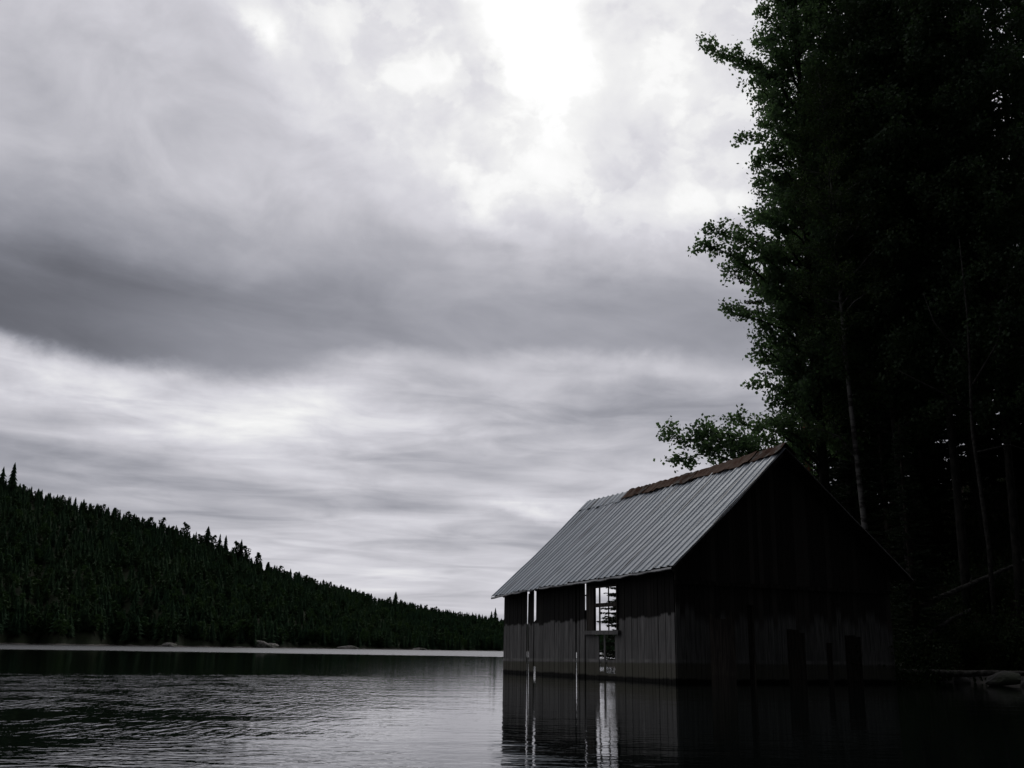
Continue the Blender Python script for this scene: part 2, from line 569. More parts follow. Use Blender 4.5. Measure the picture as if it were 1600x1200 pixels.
def plank_material(name, dark, grey, wet, zline, fade, ragged=.16):
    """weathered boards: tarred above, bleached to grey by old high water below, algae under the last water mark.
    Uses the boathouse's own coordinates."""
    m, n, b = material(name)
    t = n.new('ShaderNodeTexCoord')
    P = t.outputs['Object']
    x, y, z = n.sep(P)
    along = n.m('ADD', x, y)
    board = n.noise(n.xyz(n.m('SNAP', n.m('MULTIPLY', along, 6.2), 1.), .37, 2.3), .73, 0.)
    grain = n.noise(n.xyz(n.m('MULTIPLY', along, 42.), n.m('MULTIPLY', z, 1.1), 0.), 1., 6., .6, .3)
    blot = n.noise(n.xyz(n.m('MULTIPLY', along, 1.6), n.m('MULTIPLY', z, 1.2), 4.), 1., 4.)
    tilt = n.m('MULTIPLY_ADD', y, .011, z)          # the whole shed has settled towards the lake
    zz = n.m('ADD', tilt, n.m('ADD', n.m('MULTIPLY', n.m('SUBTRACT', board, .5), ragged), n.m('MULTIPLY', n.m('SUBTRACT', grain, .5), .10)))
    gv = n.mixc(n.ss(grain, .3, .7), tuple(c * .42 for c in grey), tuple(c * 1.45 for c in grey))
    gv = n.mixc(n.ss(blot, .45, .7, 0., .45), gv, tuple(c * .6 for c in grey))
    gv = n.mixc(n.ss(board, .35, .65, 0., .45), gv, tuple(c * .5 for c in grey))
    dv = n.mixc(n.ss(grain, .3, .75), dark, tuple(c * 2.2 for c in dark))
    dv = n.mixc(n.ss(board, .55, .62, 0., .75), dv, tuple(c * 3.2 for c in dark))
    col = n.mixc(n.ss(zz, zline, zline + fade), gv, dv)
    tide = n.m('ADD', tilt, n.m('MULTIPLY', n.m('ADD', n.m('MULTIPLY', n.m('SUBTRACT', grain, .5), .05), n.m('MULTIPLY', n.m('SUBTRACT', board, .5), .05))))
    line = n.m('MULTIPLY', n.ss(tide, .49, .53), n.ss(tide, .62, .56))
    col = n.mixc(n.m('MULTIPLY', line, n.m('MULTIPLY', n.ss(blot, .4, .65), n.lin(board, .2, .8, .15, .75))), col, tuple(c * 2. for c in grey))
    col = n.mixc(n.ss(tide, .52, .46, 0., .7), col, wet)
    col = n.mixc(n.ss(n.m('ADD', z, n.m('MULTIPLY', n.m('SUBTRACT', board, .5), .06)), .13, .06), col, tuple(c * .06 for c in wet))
    n.put(b.inputs['Base Color'], col)
    b.inputs['Roughness'].default_value = .85
    b.inputs['Specular IOR Level'].default_value = .2
    bp = n.new('ShaderNodeBump')
    bp.inputs['Distance'].default_value = .004
    n.put(bp.inputs['Height'], grain)
    n.l.new(bp.outputs[0], b.inputs['Normal'])
    return m


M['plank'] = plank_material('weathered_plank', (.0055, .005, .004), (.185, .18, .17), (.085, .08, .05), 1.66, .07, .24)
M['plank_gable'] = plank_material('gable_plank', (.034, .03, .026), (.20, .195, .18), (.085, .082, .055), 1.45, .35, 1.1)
M['darkened'] = bark('darkened_board', (.006, .005, .0045), (.014, .012, .010), 1., 14.)  # right barge board: shade put into the colour to lose its lit rim
M['timber'] = bark('rough_timber', (.03, .026, .022), (.075, .066, .055), 1., 14.)


def roof_material(name, c1, c2, rust, amount, metal=.25, rough=.5, seams=0.):
    m, n, b = material(name)
    t = n.new('ShaderNodeTexCoord')
    P = t.outputs['Object']
    x, y, z = n.sep(P)
    f = n.noise(n.xyz(n.m('MULTIPLY', x, .5), n.m('MULTIPLY', y, 7.), z), 1., 5., .6)
    f2 = n.noise(P, 1.3, 5., .6)
    f3 = n.noise(P, 3.1, 6., .65)
    col = n.mixc(n.ss(f, .3, .7), c1, c2)
    col = n.mixc(n.ss(f2, .5, .72, 0., .35), col, tuple(c * .65 for c in c1))
    rs = n.mixc(n.ss(f3, .3, .7), rust, tuple(c * .5 for c in rust))
    col = n.mixc(n.ss(f3, amount, amount + .1), col, rs)
    n.put(b.inputs['Base Color'], col)
    if seams:      # shade in the laps between sheets, painted as dark lines
        lap = n.m('FRACT', n.m('DIVIDE', n.m('ADD', y, .56), 11.21 / 12))
        lap_shade = n.m('MULTIPLY', n.m('MAXIMUM', n.ss(lap, .12, .05), n.ss(lap, .95, .98)), n.ss(f2, .25, .6, .25, seams))
        col = n.mixc(lap_shade, col, (.05, .048, .045))
    n.put(b.inputs['Base Color'], col)
    b.inputs['Metallic'].default_value = metal
    b.inputs['Roughness'].default_value = rough
    b.inputs['Specular IOR Level'].default_value = .5 if metal else .1
    return m


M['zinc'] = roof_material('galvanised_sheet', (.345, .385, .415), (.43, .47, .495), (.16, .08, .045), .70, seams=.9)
M['shaded_sheet'] = roof_material('shaded_sheet', (.022, .02, .018), (.04, .036, .032), (.04, .02, .013), .5)  # landward slope: same metal sheet, shade put into a near-black colour
M['cap_grey'] = roof_material('cap_grey', (.085, .079, .07), (.15, .142, .128), (.085, .038, .02), .42, 0., .9)
M['cap_rust'] = roof_material('cap_rust', (.088, .052, .035), (.12, .08, .058), (.115, .046, .022), .5, 0., .9)
M['edge_rust'] = roof_material('edge_rust', (.30, .31, .31), (.36, .36, .35), (.2, .09, .05), .6)

# ------------------------------------------------------------------ lake
me = mesh_np('water', [(-6000, -400, 0), (6000, -400, 0), (6000, 9000, 0), (-6000, 9000, 0)], [(0, 1, 2, 3)], M['water'])
tag(link('water', me), kind='structure')

# ------------------------------------------------------------------ far hill with its forest
HP = np.array([-500, -250, 0, 100, 200, 300, 400, 500, 600, 700, 785, 935, 1050, 1250, 1500.])
HSKY = np.array([620, 686, 750, 776, 801, 832, 875, 907, 935, 954, 968, 988, 999, 1010, 1016.])
HSH = np.array([300, 330, 380, 405, 430, 455, 480, 530, 590, 650, 700, 860, 1000, 1300, 1800.])
HRI = np.array([520, 545, 580, 600, 620, 645, 670, 720, 790, 860, 930, 1120, 1300, 1700, 2300.])
TREE = 8.


def hill_cols(px):
    return np.interp(px, HP, HSKY), np.interp(px, HP, HSH), np.interp(px, HP, HRI)


def hill_point(px, t):
    ysk, Ys, Yr = hill_cols(px)
    Ys = Ys + 9 * math.sin(px * .043) + 6 * math.sin(px * .11 + 1)
    ridge = at(px, ysk, Yr)
    zr = max(ridge[2] - TREE * .8, 1.5)
    sh = at(px, horizon(px), Ys)
    p = sh + (ridge - sh) * t
    if t <= 1:
        z = -.6 + (zr + .6) * (max(t, 0.) ** .82) + (1.2 * math.sin(px * .05 + t * 9) * t * (1 - t) * 2)
    else:
        z = zr * (1 - (t - 1) * .9)
    if t < 0: z = -.6 + t * 4
    return np.array([p[0], p[1], z])


pxs = np.arange(-480, 1500, 12.)
ts = [-.08, 0., .02, .05, .1, .17, .25, .35, .45, .55, .65, .75, .85, .93, 1., 1.1, 1.3, 1.7]
hv = [hill_point(p, t) for p in pxs for t in ts]
nt_ = len(ts)
hf = [(i * nt_ + j, (i + 1) * nt_ + j, (i + 1) * nt_ + j + 1, i * nt_ + j + 1) for i in range(len(pxs) - 1) for j in range(nt_ - 1)]
tag(link('hill', mesh_np('hill', hv, hf, M['hill'], smooth=True)), kind='structure')


def conifer_lo(rs, H=1., Rb=.19, tiers=9, sp=8, lo=.06):
    """spiky conifer, unit height: tiers of ragged star skirts; triangles"""
    v, f = [], []
    for k in range(tiers):
        q = k / tiers
        z0 = lo + (1 - lo) * q
        r = Rb * (1 - q) ** .8 * rs.uniform(.8, 1.2)
        apex = len(v)
        v.append((rs.uniform(-.006, .006), rs.uniform(-.006, .006), min(1., z0 + (1 - lo) / tiers * 1.9)))
        off = rs.uniform(0, 6.28)
        for i in range(2 * sp):
            a = off + math.pi * i / sp
            rr = r * (rs.uniform(.85, 1.35) if i % 2 == 0 else rs.uniform(.35, .55))
            v.append((math.cos(a) * rr, math.sin(a) * rr, z0 - (.035 if i % 2 == 0 else -.015) + rs.uniform(-.015, .015)))
        for i in range(2 * sp):
            f.append((apex, apex + 1 + i, apex + 1 + (i + 1) % (2 * sp)))
    return np.array(v), np.array(f)


def clump_lo(rs, blobs, n=26, size=.07):
    """loose crown of small faces, unit height"""
    v, f = [], []
    for (bx, by, bz, r) in blobs:
        for i in range(n):
            d = rs.normal(size=3)
            d /= np.linalg.norm(d)
            c = np.array([bx, by, bz]) + d * r * rs.uniform(.6, 1.05) * np.array([1, 1, .75])
            a = rs.normal(size=3); a /= np.linalg.norm(a)
            b = np.cross(a, rs.normal(size=3)); b /= np.linalg.norm(b)
            s = size * rs.uniform(.7, 1.4)
            k = len(v)
            v += [c + a * s, c - a * .5 * s + b * .85 * s, c - a * .5 * s - b * .85 * s]
            f.append((k, k + 1, k + 2))
    return np.array(v), np.array(f)


def trunk_lo(h, r0, r1):
    v, f = [], []
    for z, r in ((0, r0), (h, r1)):
        for k in range(4):
            a = k * math.pi / 2
            v.append((math.cos(a) * r, math.sin(a) * r, z))
    for k in range(4):
        k2 = (k + 1) % 4
        f += [(k, k2, 4 + k2), (k, 4 + k2, 4 + k)]
    return np.array(v), np.array(f)


def merge(*parts):
    V, Fc, Mi = [], [], []
    b = 0
    for (v, f), mi in parts:
        V.append(v); Fc.append(f + b); Mi.append(np.full(len(f), mi))
        b += len(v)
    return np.concatenate(V), np.concatenate(Fc), np.concatenate(Mi)


FARMATS = [M['far_spruce'], M['far_pine'], M['far_birch'], M['spruce_bark']]
rs = np.random.default_rng(3)
protos = []           # (kind, verts, faces, matidx)
for k in range(4):
    protos.append(('spruce', *merge((conifer_lo(rs, Rb=rs.uniform(.20, .27), tiers=9 + k), 0), (trunk_lo(.5, .012, .006), 3))))
for k in range(3):
    bl = [(rs.uniform(-.1, .1), rs.uniform(-.1, .1), z, r) for z, r in ((.93, .09), (.84, .15), (.74, .19), (.62, .21), (.50, .2), (.38, .18), (.26, .14))]
    protos.append(('pine', *merge((clump_lo(rs, bl, 24, .065), 1), (trunk_lo(.9, .015, .006), 3))))
for k in range(2):
    bl = [(rs.uniform(-.12, .12), rs.uniform(-.12, .12), z, r) for z, r in ((.86, .13), (.72, .19), (.56, .22), (.4, .2), (.28, .16), (.6, .2))]
    protos.append(('birch', *merge((clump_lo(rs, bl, 28, .055), 2), (trunk_lo(.7, .014, .006), 3))))
WEIGHT = np.array([.17, .17, .17, .17, .075, .075, .075, .05, .05])


def pick(rs, t):
    wgt = WEIGHT.copy()
    if t < .3: wgt[7:] *= 2.5
    if t > .85: wgt[7:] *= .2
    return rs.choice(9, p=wgt / wgt.sum())


# the wood on the slope reads as one mass
FV, FF, FM = [], [], []
base_i = 0
cnt = 0
rs = np.random.default_rng(11)
while cnt < 13000:
    px = rs.uniform(-420, 1250)
    ysk, Ys, Yr = hill_cols(px)
    if rs.uniform() > (Ys / 1300) ** 1.3 + .12: continue
    t = rs.uniform(.03, 1.12)
    p = hill_point(px, t)
    k = pick(rs, t)
    kind, v, f, mi = protos[k]
    hgt = TREE * rs.uniform(.55, 1.15) * (1 if k < 4 else .92)
    wd = hgt * rs.uniform(.85, 1.25)
    a = rs.uniform(0, 6.28)
    c, s = math.cos(a), math.sin(a)
    vv = np.stack([(v[:, 0] * c - v[:, 1] * s) * wd, (v[:, 0] * s + v[:, 1] * c) * wd, v[:, 2] * hgt], 1) + p - np.array([0, 0, .4])
    FV.append(vv); FF.append(f + base_i); FM.append(mi)
    base_i += len(v)
    cnt += 1
fo = link('hillside_forest', mesh_np('hillside_forest', np.concatenate(FV), np.concatenate(FF), FARMATS, np.concatenate(FM)))
tag(fo, 'dark conifer forest covering the hillside across the lake', 'forest', kind='stuff')

# the trees one can tell apart: the skyline and the first row along the far shore
PME = []
for k, (kind, v, f, mi) in enumerate(protos):
    PME.append(mesh_np({'spruce': 'spruce_tree', 'pine': 'pine_tree', 'birch': 'birch_tree'}[kind], v, f, FARMATS, mi))


def far_tree(px, t, hgt, k, label, group, wd=None):
    kind = protos[k][0]
    o = link(kind + '_tree', PME[k], None, hill_point(px, t) - np.array([0, 0, .3]))
    wd = wd or hgt
    o.scale = (wd, wd, hgt)
    o.rotation_euler = (0, 0, random.uniform(0, 6.28))
    cat = {'spruce': 'spruce tree', 'pine': 'pine tree', 'birch': 'birch tree'}[kind]
    return tag(o, label, cat, group)


# notable ones on the skyline: px, height, proto, label
for px, hg, k, lab in [
    (3, 19, 1, 'pointed spruce at the very left edge of the far ridge'),
    (19, 24, 0, 'tallest spiky spruce on the far ridge, near its left end'),
    (254, 15.5, 4, 'ragged flat topped pine on the ridge, leftmost of the pines above the middle slope'),
    (289, 17, 5, 'broad pine standing clear of the ridge left of the spruce cluster'),
    (324, 19, 2, 'slim spruce leading the tall cluster on the ridge'),
    (334, 16, 6, 'bushy pine between the slim spruces of the ridge cluster'),
    (343, 17, 3, 'thin bare topped spruce in the middle of the ridge cluster'),
    (352, 18, 0, 'slender spruce at the right end of the ridge cluster'),
    (369, 19, 5, 'dense pine just right of the ridge cluster'),
    (376, 20, 1, 'sharp spruce beside the dense pine on the ridge'),
    (384, 19, 4, 'wide crowned pine closing the group of tall ridge trees'),
    (403, 17, 6, 'rounded pine where the ridge dips towards the lake'),
    (618, 17, 2, 'single spruce spire rising above the far low ridge'),
    (774, 20, 3, 'tallest spruce on the ridge beside the boathouse wall'),
    (768, 16, 1, 'short spruce just left of the one by the boathouse wall'),
]:
    hg *= .82 if k < 4 else .7
    far_tree(px, .99, hg, k, lab, 'tall trees breaking the skyline of the far hill', hg)
rs = np.random.default_rng(23)
for px in np.linspace(-4, 782, 122):
    px = px + rs.uniform(-3, 3)
    k = pick(rs, .95)
    kind = protos[k][0]
    hg = TREE * rs.uniform(.7, 1.12)
    far_tree(px, rs.uniform(.965, 1.0), hg, k, {'spruce': 'small dark spruce on the skyline of the far hill', 'pine': 'small round topped pine on the skyline of the far hill', 'birch': 'small leafy tree on the skyline of the far hill'}[kind],
             {'spruce': 'spruces along the far skyline', 'pine': 'pines along the far skyline', 'birch': 'leafy trees along the far skyline'}[kind], hg * rs.uniform(.85, 1.15))
for px in np.linspace(-4, 780, 130):
    px = px + rs.uniform(-3, 3)
    k = pick(rs, .1)
    kind = protos[k][0]
    hg = TREE * rs.uniform(.8, 1.3)
    far_tree(px, rs.uniform(.015, .05), hg, k, {'spruce': 'dark spruce in the first row along the far shore', 'pine': 'loose pine in the first row along the far shore', 'birch': 'lighter green leafy tree in the first row along the far shore'}[kind],
             {'spruce': 'spruces along the far shoreline', 'pine': 'pines along the far shoreline', 'birch': 'leafy trees along the far shoreline'}[kind], hg * rs.uniform(.9, 1.15))


# rocks
def rock_mesh(name, sx, sy, sz, seed, n=3, mat='rock'):
    import bmesh
    r_ = np.random.default_rng(seed)
    bm = bmesh.new()
    bmesh.ops.create_icosphere(bm, subdivisions=n, radius=1)
    dirs = r_.normal(size=(9, 3))
    dirs /= np.linalg.norm(dirs, axis=1)[:, None]
    off = r_.uniform(.55, .95, 9)
    for v in bm.verts:
        p = np.array(v.co)
        for d, o_ in zip(dirs, off):
            e = p @ d - o_
            if e > 0: p = p - d * e * .85
        p += .03 * np.sin(p[::-1] * 7 + seed)
        v.co = (p[0] * sx, p[1] * sy, p[2] * sz)
    me = bpy.data.meshes.new(name)
    bm.to_mesh(me)
    bm.free()
    me.materials.append(M[mat])
    return me


for px, sx, sz, lab in [
    (402, 6.5, 3.4, 'large pale granite outcrop on the far shore, left of two'),
    (425, 5., 2.2, 'low pale rock hugging the right side of the far granite outcrop'),
    (548, 7.5, 1.7, 'long flat pale rock at the water on the middle of the far shore'),
    (268, 4.5, 1.8, 'small grey rock at the foot of the far wooded slope'),
    (655, 5., 1.3, 'low grey rock by the far waterline towards the boathouse'),
]:
    p = hill_point(px, 0.012)
    o = link('shore_rock', rock_mesh('shore_rock', sx, 3.5, sz, int(px)), None, (p[0], p[1] - 1, .1))
    tag(o, lab, 'rock', 'rocks on the far shore')

# ------------------------------------------------------------------ right bank
SHORE = np.array([(60, -30), (42, 8), (26, 24), (18, 30.5), (13.2, 33), (10.8, 36), (8.6, 40), (7.2, 45), (6.2, 50), (5.4, 56), (8, 70), (17, 95), (45, 150), (120, 260), (240, 420.)])


def shore_d(x, y):
    """signed distance to the shoreline, land (right side) positive"""
    x, y = np.asarray(x, float), np.asarray(y, float)
    best = np.full(x.shape, 1e9)
    sign = np.ones(x.shape)
    for a, b in zip(SHORE[:-1], SHORE[1:]):
        e = b - a
        l2 = e @ e
        t = np.clip(((x - a[0]) * e[0] + (y - a[1]) * e[1]) / l2, 0, 1)
        qx, qy = a[0] + e[0] * t - x, a[1] + e[1] * t - y
        d = np.hypot(qx, qy)
        cr = e[0] * (y - a[1]) - e[1] * (x - a[0])
        upd = d < best
        best = np.where(upd, d, best)
        sign = np.where(upd, np.where(cr < 0, 1., -1.), sign)
    return best * sign


def bank_z(x, y):
    d = shore_d(x, y)
    z = np.where(d < 0, np.maximum(d * .35, -1.2), .22 * np.minimum(d, 4) + .60 * np.clip(d - 4, 0, 32) + .2 * np.clip(d - 36, 0, 60))
    return z + np.where(d > .5, .12 * np.sin(x * 1.3 + y * .7) + .1 * np.sin(y * 1.9 - x * .6), 0)


gx = np.concatenate([np.arange(2, 40, .7), np.arange(40, 260, 6)])
gy = np.concatenate([np.arange(-30, 0, 3), np.arange(0, 80, .7), np.arange(80, 430, 7)])
GX, GY = np.meshgrid(gx, gy, indexing='ij')
GZ = bank_z(GX, GY)
nyy = len(gy)
idx = np.arange(GX.size).reshape(GX.shape)
bf = np.stack([idx[:-1, :-1], idx[1:, :-1], idx[1:, 1:], idx[:-1, 1:]], -1).reshape(-1, 4)
zmax = GZ.ravel()[bf].max(1)
bf = bf[zmax > -1.15]
tag(link('bank', mesh_np('bank', np.stack([GX, GY, GZ], -1).reshape(-1, 3), bf, M['bank'], smooth=True)), kind='structure')


def gz(x, y): return float(bank_z(np.array([x]), np.array([y]))[0])


# ------------------------------------------------------------------ boathouse
A = on_z(1057, 1067.5)
B = on_z(785.5, 1050.73)
U = B - A
LEN = float(np.linalg.norm(U))
U /= LEN
V = np.array([U[1], -U[0], 0])
WID, RV = 7.6, 3.5
root = empty('boathouse', A, math.atan2(V[1], V[0]), 'weathered plank boathouse with a grey corrugated metal roof standing in the lake', 'boathouse')


def uu(x, y=1000): return float(np.dot(on_plane(x, y, A, V) - A, U))        # pixel on the long wall -> distance along it
def uz(x, y): return float(on_plane(x, y, A, V)[2])
def vv_(x, y=1000): return float(np.dot(on_plane(x, y, A, U) - A, V))
def vz(x, y): return float(on_plane(x, y, A, U)[2])


# roof corners in shed coordinates (v, u, z)
NE, FE = (-.35, -.50, 2.917), (-.35, 10.66, 2.60)
NR, FR = (RV, -.58, 6.39), (RV, 10.63, 6.178)
RE_V = WID + .35


def roof_left(s, q):
    """s 0..1 near->far, q 0..1 eave->ridge"""
    e = np.array(NE) * (1 - s) + np.array(FE) * s
    r = np.array(NR) * (1 - s) + np.array(FR) * s
    sag = -.10 * math.sin(math.pi * s) * (q ** 1.5) - .05 * math.sin(2 * math.pi * s + .6) * (1 - q) * s
    p = e * (1 - q) + r * q
    p[2] += sag - .05 * math.sin(math.pi * q)
    return p


def roof_right(s, q):
    r = np.array(NR) * (1 - s) + np.array(FR) * s
    e = np.array([RE_V, r[1], 2.95 - .25 * s])
    p = e * (1 - q) + r * q
    p[2] += -.10 * math.sin(math.pi * s) * (q ** 1.5)
    return p


def z_under(v, u):
    s = (u + .54) / 11.2
    if v <= RV: return roof_left(s, (v + .35) / (RV + .35))[2] - .07
    return roof_right(s, (RE_V - v) / (RE_V - RV))[2] - .07


def board(mb, axis, c, w_, z0, z1, off=0., th=.026, lean=0., zt0=None, zt1=None):
    """vertical board; axis 'u': on the long wall at u=c (normal -v); axis 'v': on a gable at v=c (normal -u). off = offset along the normal axis"""
    a, b = c - w_ / 2, c + w_ / 2
    t0 = z1 if zt0 is None else zt0
    t1 = z1 if zt1 is None else zt1
    if axis == 'u':
        mb.hexa([(off, a, z0), (off + th, a, z0), (off + th, b, z0), (off, b, z0), (off, a + lean, t0), (off + th, a + lean, t0), (off + th, b + lean, t1), (off, b + lean, t1)])
    else:
        mb.hexa([(a, off, z0), (b, off, z0), (b, off + th, z0), (a, off + th, z0), (a + lean, off, t0), (b + lean, off, t1), (b + lean, off + th, t1), (a + lean, off + th, t0)])


rs = np.random.default_rng(5)
# --- long wall on the lake side: boards with the gaps the photo shows
WIN0, WIN1 = uu(966.5), uu(928.5)            # window opening in u
WZ0, WZ1 = uz(945, 985), uz(945, 915)
gaps = []   # (u0, u1, z0, z1) cut out of the boards


def gap(xa, xb, ya, yb):
    gaps.append((uu(xb), uu(xa), uz(xa, yb), uz(xa, ya)))


mb = MB()
u = 0.02
edges = [0.02]
cuts = sorted([uu(x) for x in (822.2, 826.2, 833., 837.2, 914., 915.6, 899.9, 901.3, 921., 923.)] + [WIN0, WIN1])
# boards between fixed breaks
slots = [(822.2, 826.2, 'S1'), (833., 837.2, 'S2'), (899.4, 901.5, 'S4'), (913.6, 915.6, 'S3')]
fixed = [(uu(b), uu(a), n) for a, b, n in slots] + [(WIN0, WIN1, 'WIN')]
fixed.sort()
spans = []
p0 = 0.02
for a, b, n in fixed:
    spans.append((p0, a))
    p0 = b
spans.append((p0, LEN - .02))
def top_u(u): return z_under(0., u) - .02
for a, b in spans:
    c = a
    while c < b - .01:
        w_ = min(rs.uniform(.11, .21), b - c)
        if b - c - w_ < .07: w_ = b - c
        g = rs.choice([.004, .007, .013, .02])
        board(mb, 'u', c + w_ / 2, w_ - g, -.7, top_u(c), off=rs.uniform(-.008, .008), lean=rs.uniform(-.006, .006))
        c += w_
# slits: partly covered by boards behind or halves of boards
u0, u1, _ = [f for f in fixed if f[2] == 'S1'][0]
board(mb, 'u', u1 - .018, .05, -.7, 2.6, off=.03, lean=-.07)                # leaning board narrows the slit upwards
u0, u1, _ = [f for f in fixed if f[2] == 'S2'][0]
board(mb, 'u', (u0 + u1) / 2, u1 - u0 + .06, .25, uz(835, 969), off=.032, zt0=uz(835, 966), zt1=uz(835, 972))
u0, u1, _ = [f for f in fixed if f[2] == 'S3'][0]
board(mb, 'u', (u0 + u1) / 2, u1 - u0 + .05, -.7, uz(915, 953), off=.032)
board(mb, 'u', (u0 + u1) / 2, u1 - u0 + .05, uz(915, 931), uz(915, 929), off=.032)
u0, u1, _ = [f for f in fixed if f[2] == 'S4'][0]
board(mb, 'u', (u0 + u1) / 2, u1 - u0 + .05, uz(900, 1019), 2.8, off=.032)
# above and below the window
c = WIN0
while c < WIN1 - .01:
    w_ = min(.16, WIN1 - c)
    if WIN1 - c - w_ < .06: w_ = WIN1 - c
    board(mb, 'u', c + w_ / 2, w_ - .005, WZ1 - .012, top_u(c), off=rs.uniform(-.006, .006))
    c += w_
for xa, xb, ya in ((924.2, 935.6, 993), (943.2, 945.6, 993), (960.5, 967, 993)):
    a, b = uu(xb), uu(xa)
    board(mb, 'u', (a + b) / 2, b - a, -.7, uz(940, ya), off=.004)
for xa, xb in ((936, 943.4), (945.8, 960.5)):           # low stumps of broken boards
    a, b = uu(xb), uu(xa)
    board(mb, 'u', (a + b) / 2, b - a - .01, -.7, uz(940, 1051 + rs.uniform(-3, 2)), off=.004)
    board(mb, 'u', (a + b) / 2, b - a - .01, uz(940, 1030.5), uz(940, 1041), off=.03)
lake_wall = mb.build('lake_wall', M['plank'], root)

# --- window in the long wall
win = MB()
fw = .05
for a, b in ((WIN0, WIN0 + fw), (WIN1 - fw, WIN1)):
    win.box(-.045, .04, a, b, WZ0, WZ1)
win.box(-.043, .038, WIN0 + fw, WIN1 - fw, WZ1 - .05, WZ1)
wob = win.build('window', M['timber'], root)
mu = MB()
for x_, w_ in ((937.6, .045), (951.6, .022)):
    c = uu(x_)
    mu.box(-.02, .015, c - w_ / 2, c + w_ / 2, WZ0, WZ1 - .05)
c0 = uz(945, 945)
mu.box(-.026, .02, WIN0 + fw, WIN1 - fw, c0 - .06, c0 + .055)
mu.build('muntin', M['timber'], wob)
sill = MB()
sa, sb = uu(970.5), uu(915)
sill.hexa([(-.11, sa, 1.225), (.05, sa, 1.225), (.05, sb, 1.235), (-.11, sb, 1.235), (-.10, sa, 1.335), (.05, sa, 1.345), (.05, sb, 1.355), (-.10, sb, 1.345)])
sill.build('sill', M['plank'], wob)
ca = MB()   # wide casing boards left of the opening
a, b = uu(928.4), uu(918.)
ca.box(-.03, -.006, a, b, WZ0 + .005, WZ1 + .03)
ca.build('casing', M['timber'], wob)

# --- front gable: lower boards with broken and missing ones, upper boards lapped over them
gb = MB()
c = 0.03
LEDGE = 2.62
openv = [(vv_(1112), vv_(1149), 1.72), (vv_(1171.5), vv_(1176), 1.9), (vv_(1230), vv_(1256), 1.45), (vv_(1291), vv_(1301), 1.2), (vv_(1318), vv_(1344), 1.3)]
while c < WID - .02:
    w_ = min(rs.uniform(.13, .24), WID - c)
    lo = -.7
    for a, b, zt in openv:
        if c + w_ / 2 > a and c + w_ / 2 < b: lo = zt + rs.uniform(-.2, .15)
    board(gb, 'v', c + w_ / 2, w_ - rs.choice([.004, .008, .014]), lo, LEDGE + .08, off=rs.uniform(-.008, .01), lean=rs.uniform(-.01, .01))
    c += w_
c = 0.0
while c < WID:
    w_ = min(rs.uniform(.14, .22), WID - c)
    if w_ > .03:
        z0_, z1_ = z_under(c, 0.), z_under(c + w_, 0.)
        if c < RV < c + w_: z0_ = z1_ = min(z0_, z1_)
        board(gb, 'v', c + w_ / 2, w_ - rs.choice([.004, .007]), LEDGE - rs.uniform(0, .06), 5, off=-.045 + rs.uniform(-.006, .006), zt0=max(z0_, LEDGE + .05), zt1=max(z1_, LEDGE + .05))
    c += w_
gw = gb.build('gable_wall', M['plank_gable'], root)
lg = MB()
lg.box(.02, WID - .02, -.075, -.053, LEDGE - .12, LEDGE - .02)
lg.build('ledger_board', M['timber'], root)

# --- wall on the landward side and the open lake end
rw = MB()
c = .03
while c < LEN - .02:
    w_ = min(rs.uniform(.14, .22), LEN - c)
    board(rw, 'u', c + w_ / 2, w_ - .005, -.3, z_under(WID, c) - .02, off=WID - .026 + rs.uniform(-.006, .006))
    c += w_
rw.build('landward_wall', M['timber'], root)
bg_ = MB()
c = 0.
while c < WID:
    w_ = min(rs.uniform(.14, .22), WID - c)
    if w_ > .03:
        z0_, z1_ = z_under(c, LEN), z_under(c + w_, LEN)
        if c < RV < c + w_: z0_ = z1_ = min(z0_, z1_)
        lo = 3.3 if c < 6.4 else -.6
        if z0_ > lo + .1: board(bg_, 'v', c + w_ / 2, w_ - .005, lo, 5, off=LEN - .026, zt0=max(z0_, lo + .05), zt1=max(z1_, lo + .05))
    c += w_
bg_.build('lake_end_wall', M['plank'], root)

# --- posts, beams, rafters
for v_, u_ in ((.12, .12), (.12, 1.9), (.12, 7.0), (.12, LEN - .12), (WID - .14, .14), (WID - .14, 5.2), (WID - .14, LEN - .14), (2.5, .14), (5.1, .14)):
    p = MB()
    p.box(v_ - .07, v_ + .07, u_ - .07, u_ + .07, -.9, z_under(v_, u_) - .12)
    p.build('post', M['timber'], root)
for u_ in (.2, LEN - .2):
    p = MB()
    zb = 3.2 if u_ > 1 else 2.45
    p.box(.03 if u_ < 1 else .75, WID - .03 if u_ < 1 else WID - .9, u_ - .06, u_ + .06, zb, zb + .14)
    p.build('tie_beam', M['timber'], root)
for k in range(9):
    s = .06 + k * .88 / 8
    for fn in (roof_left, roof_right):
        p = MB()
        a, b = fn(s, .02), fn(s, .985)
        p.bar(a - np.array([0, 0, .12]), b - np.array([0, 0, .12]), .07, .12)
        p.build('rafter', M['timber'], root)

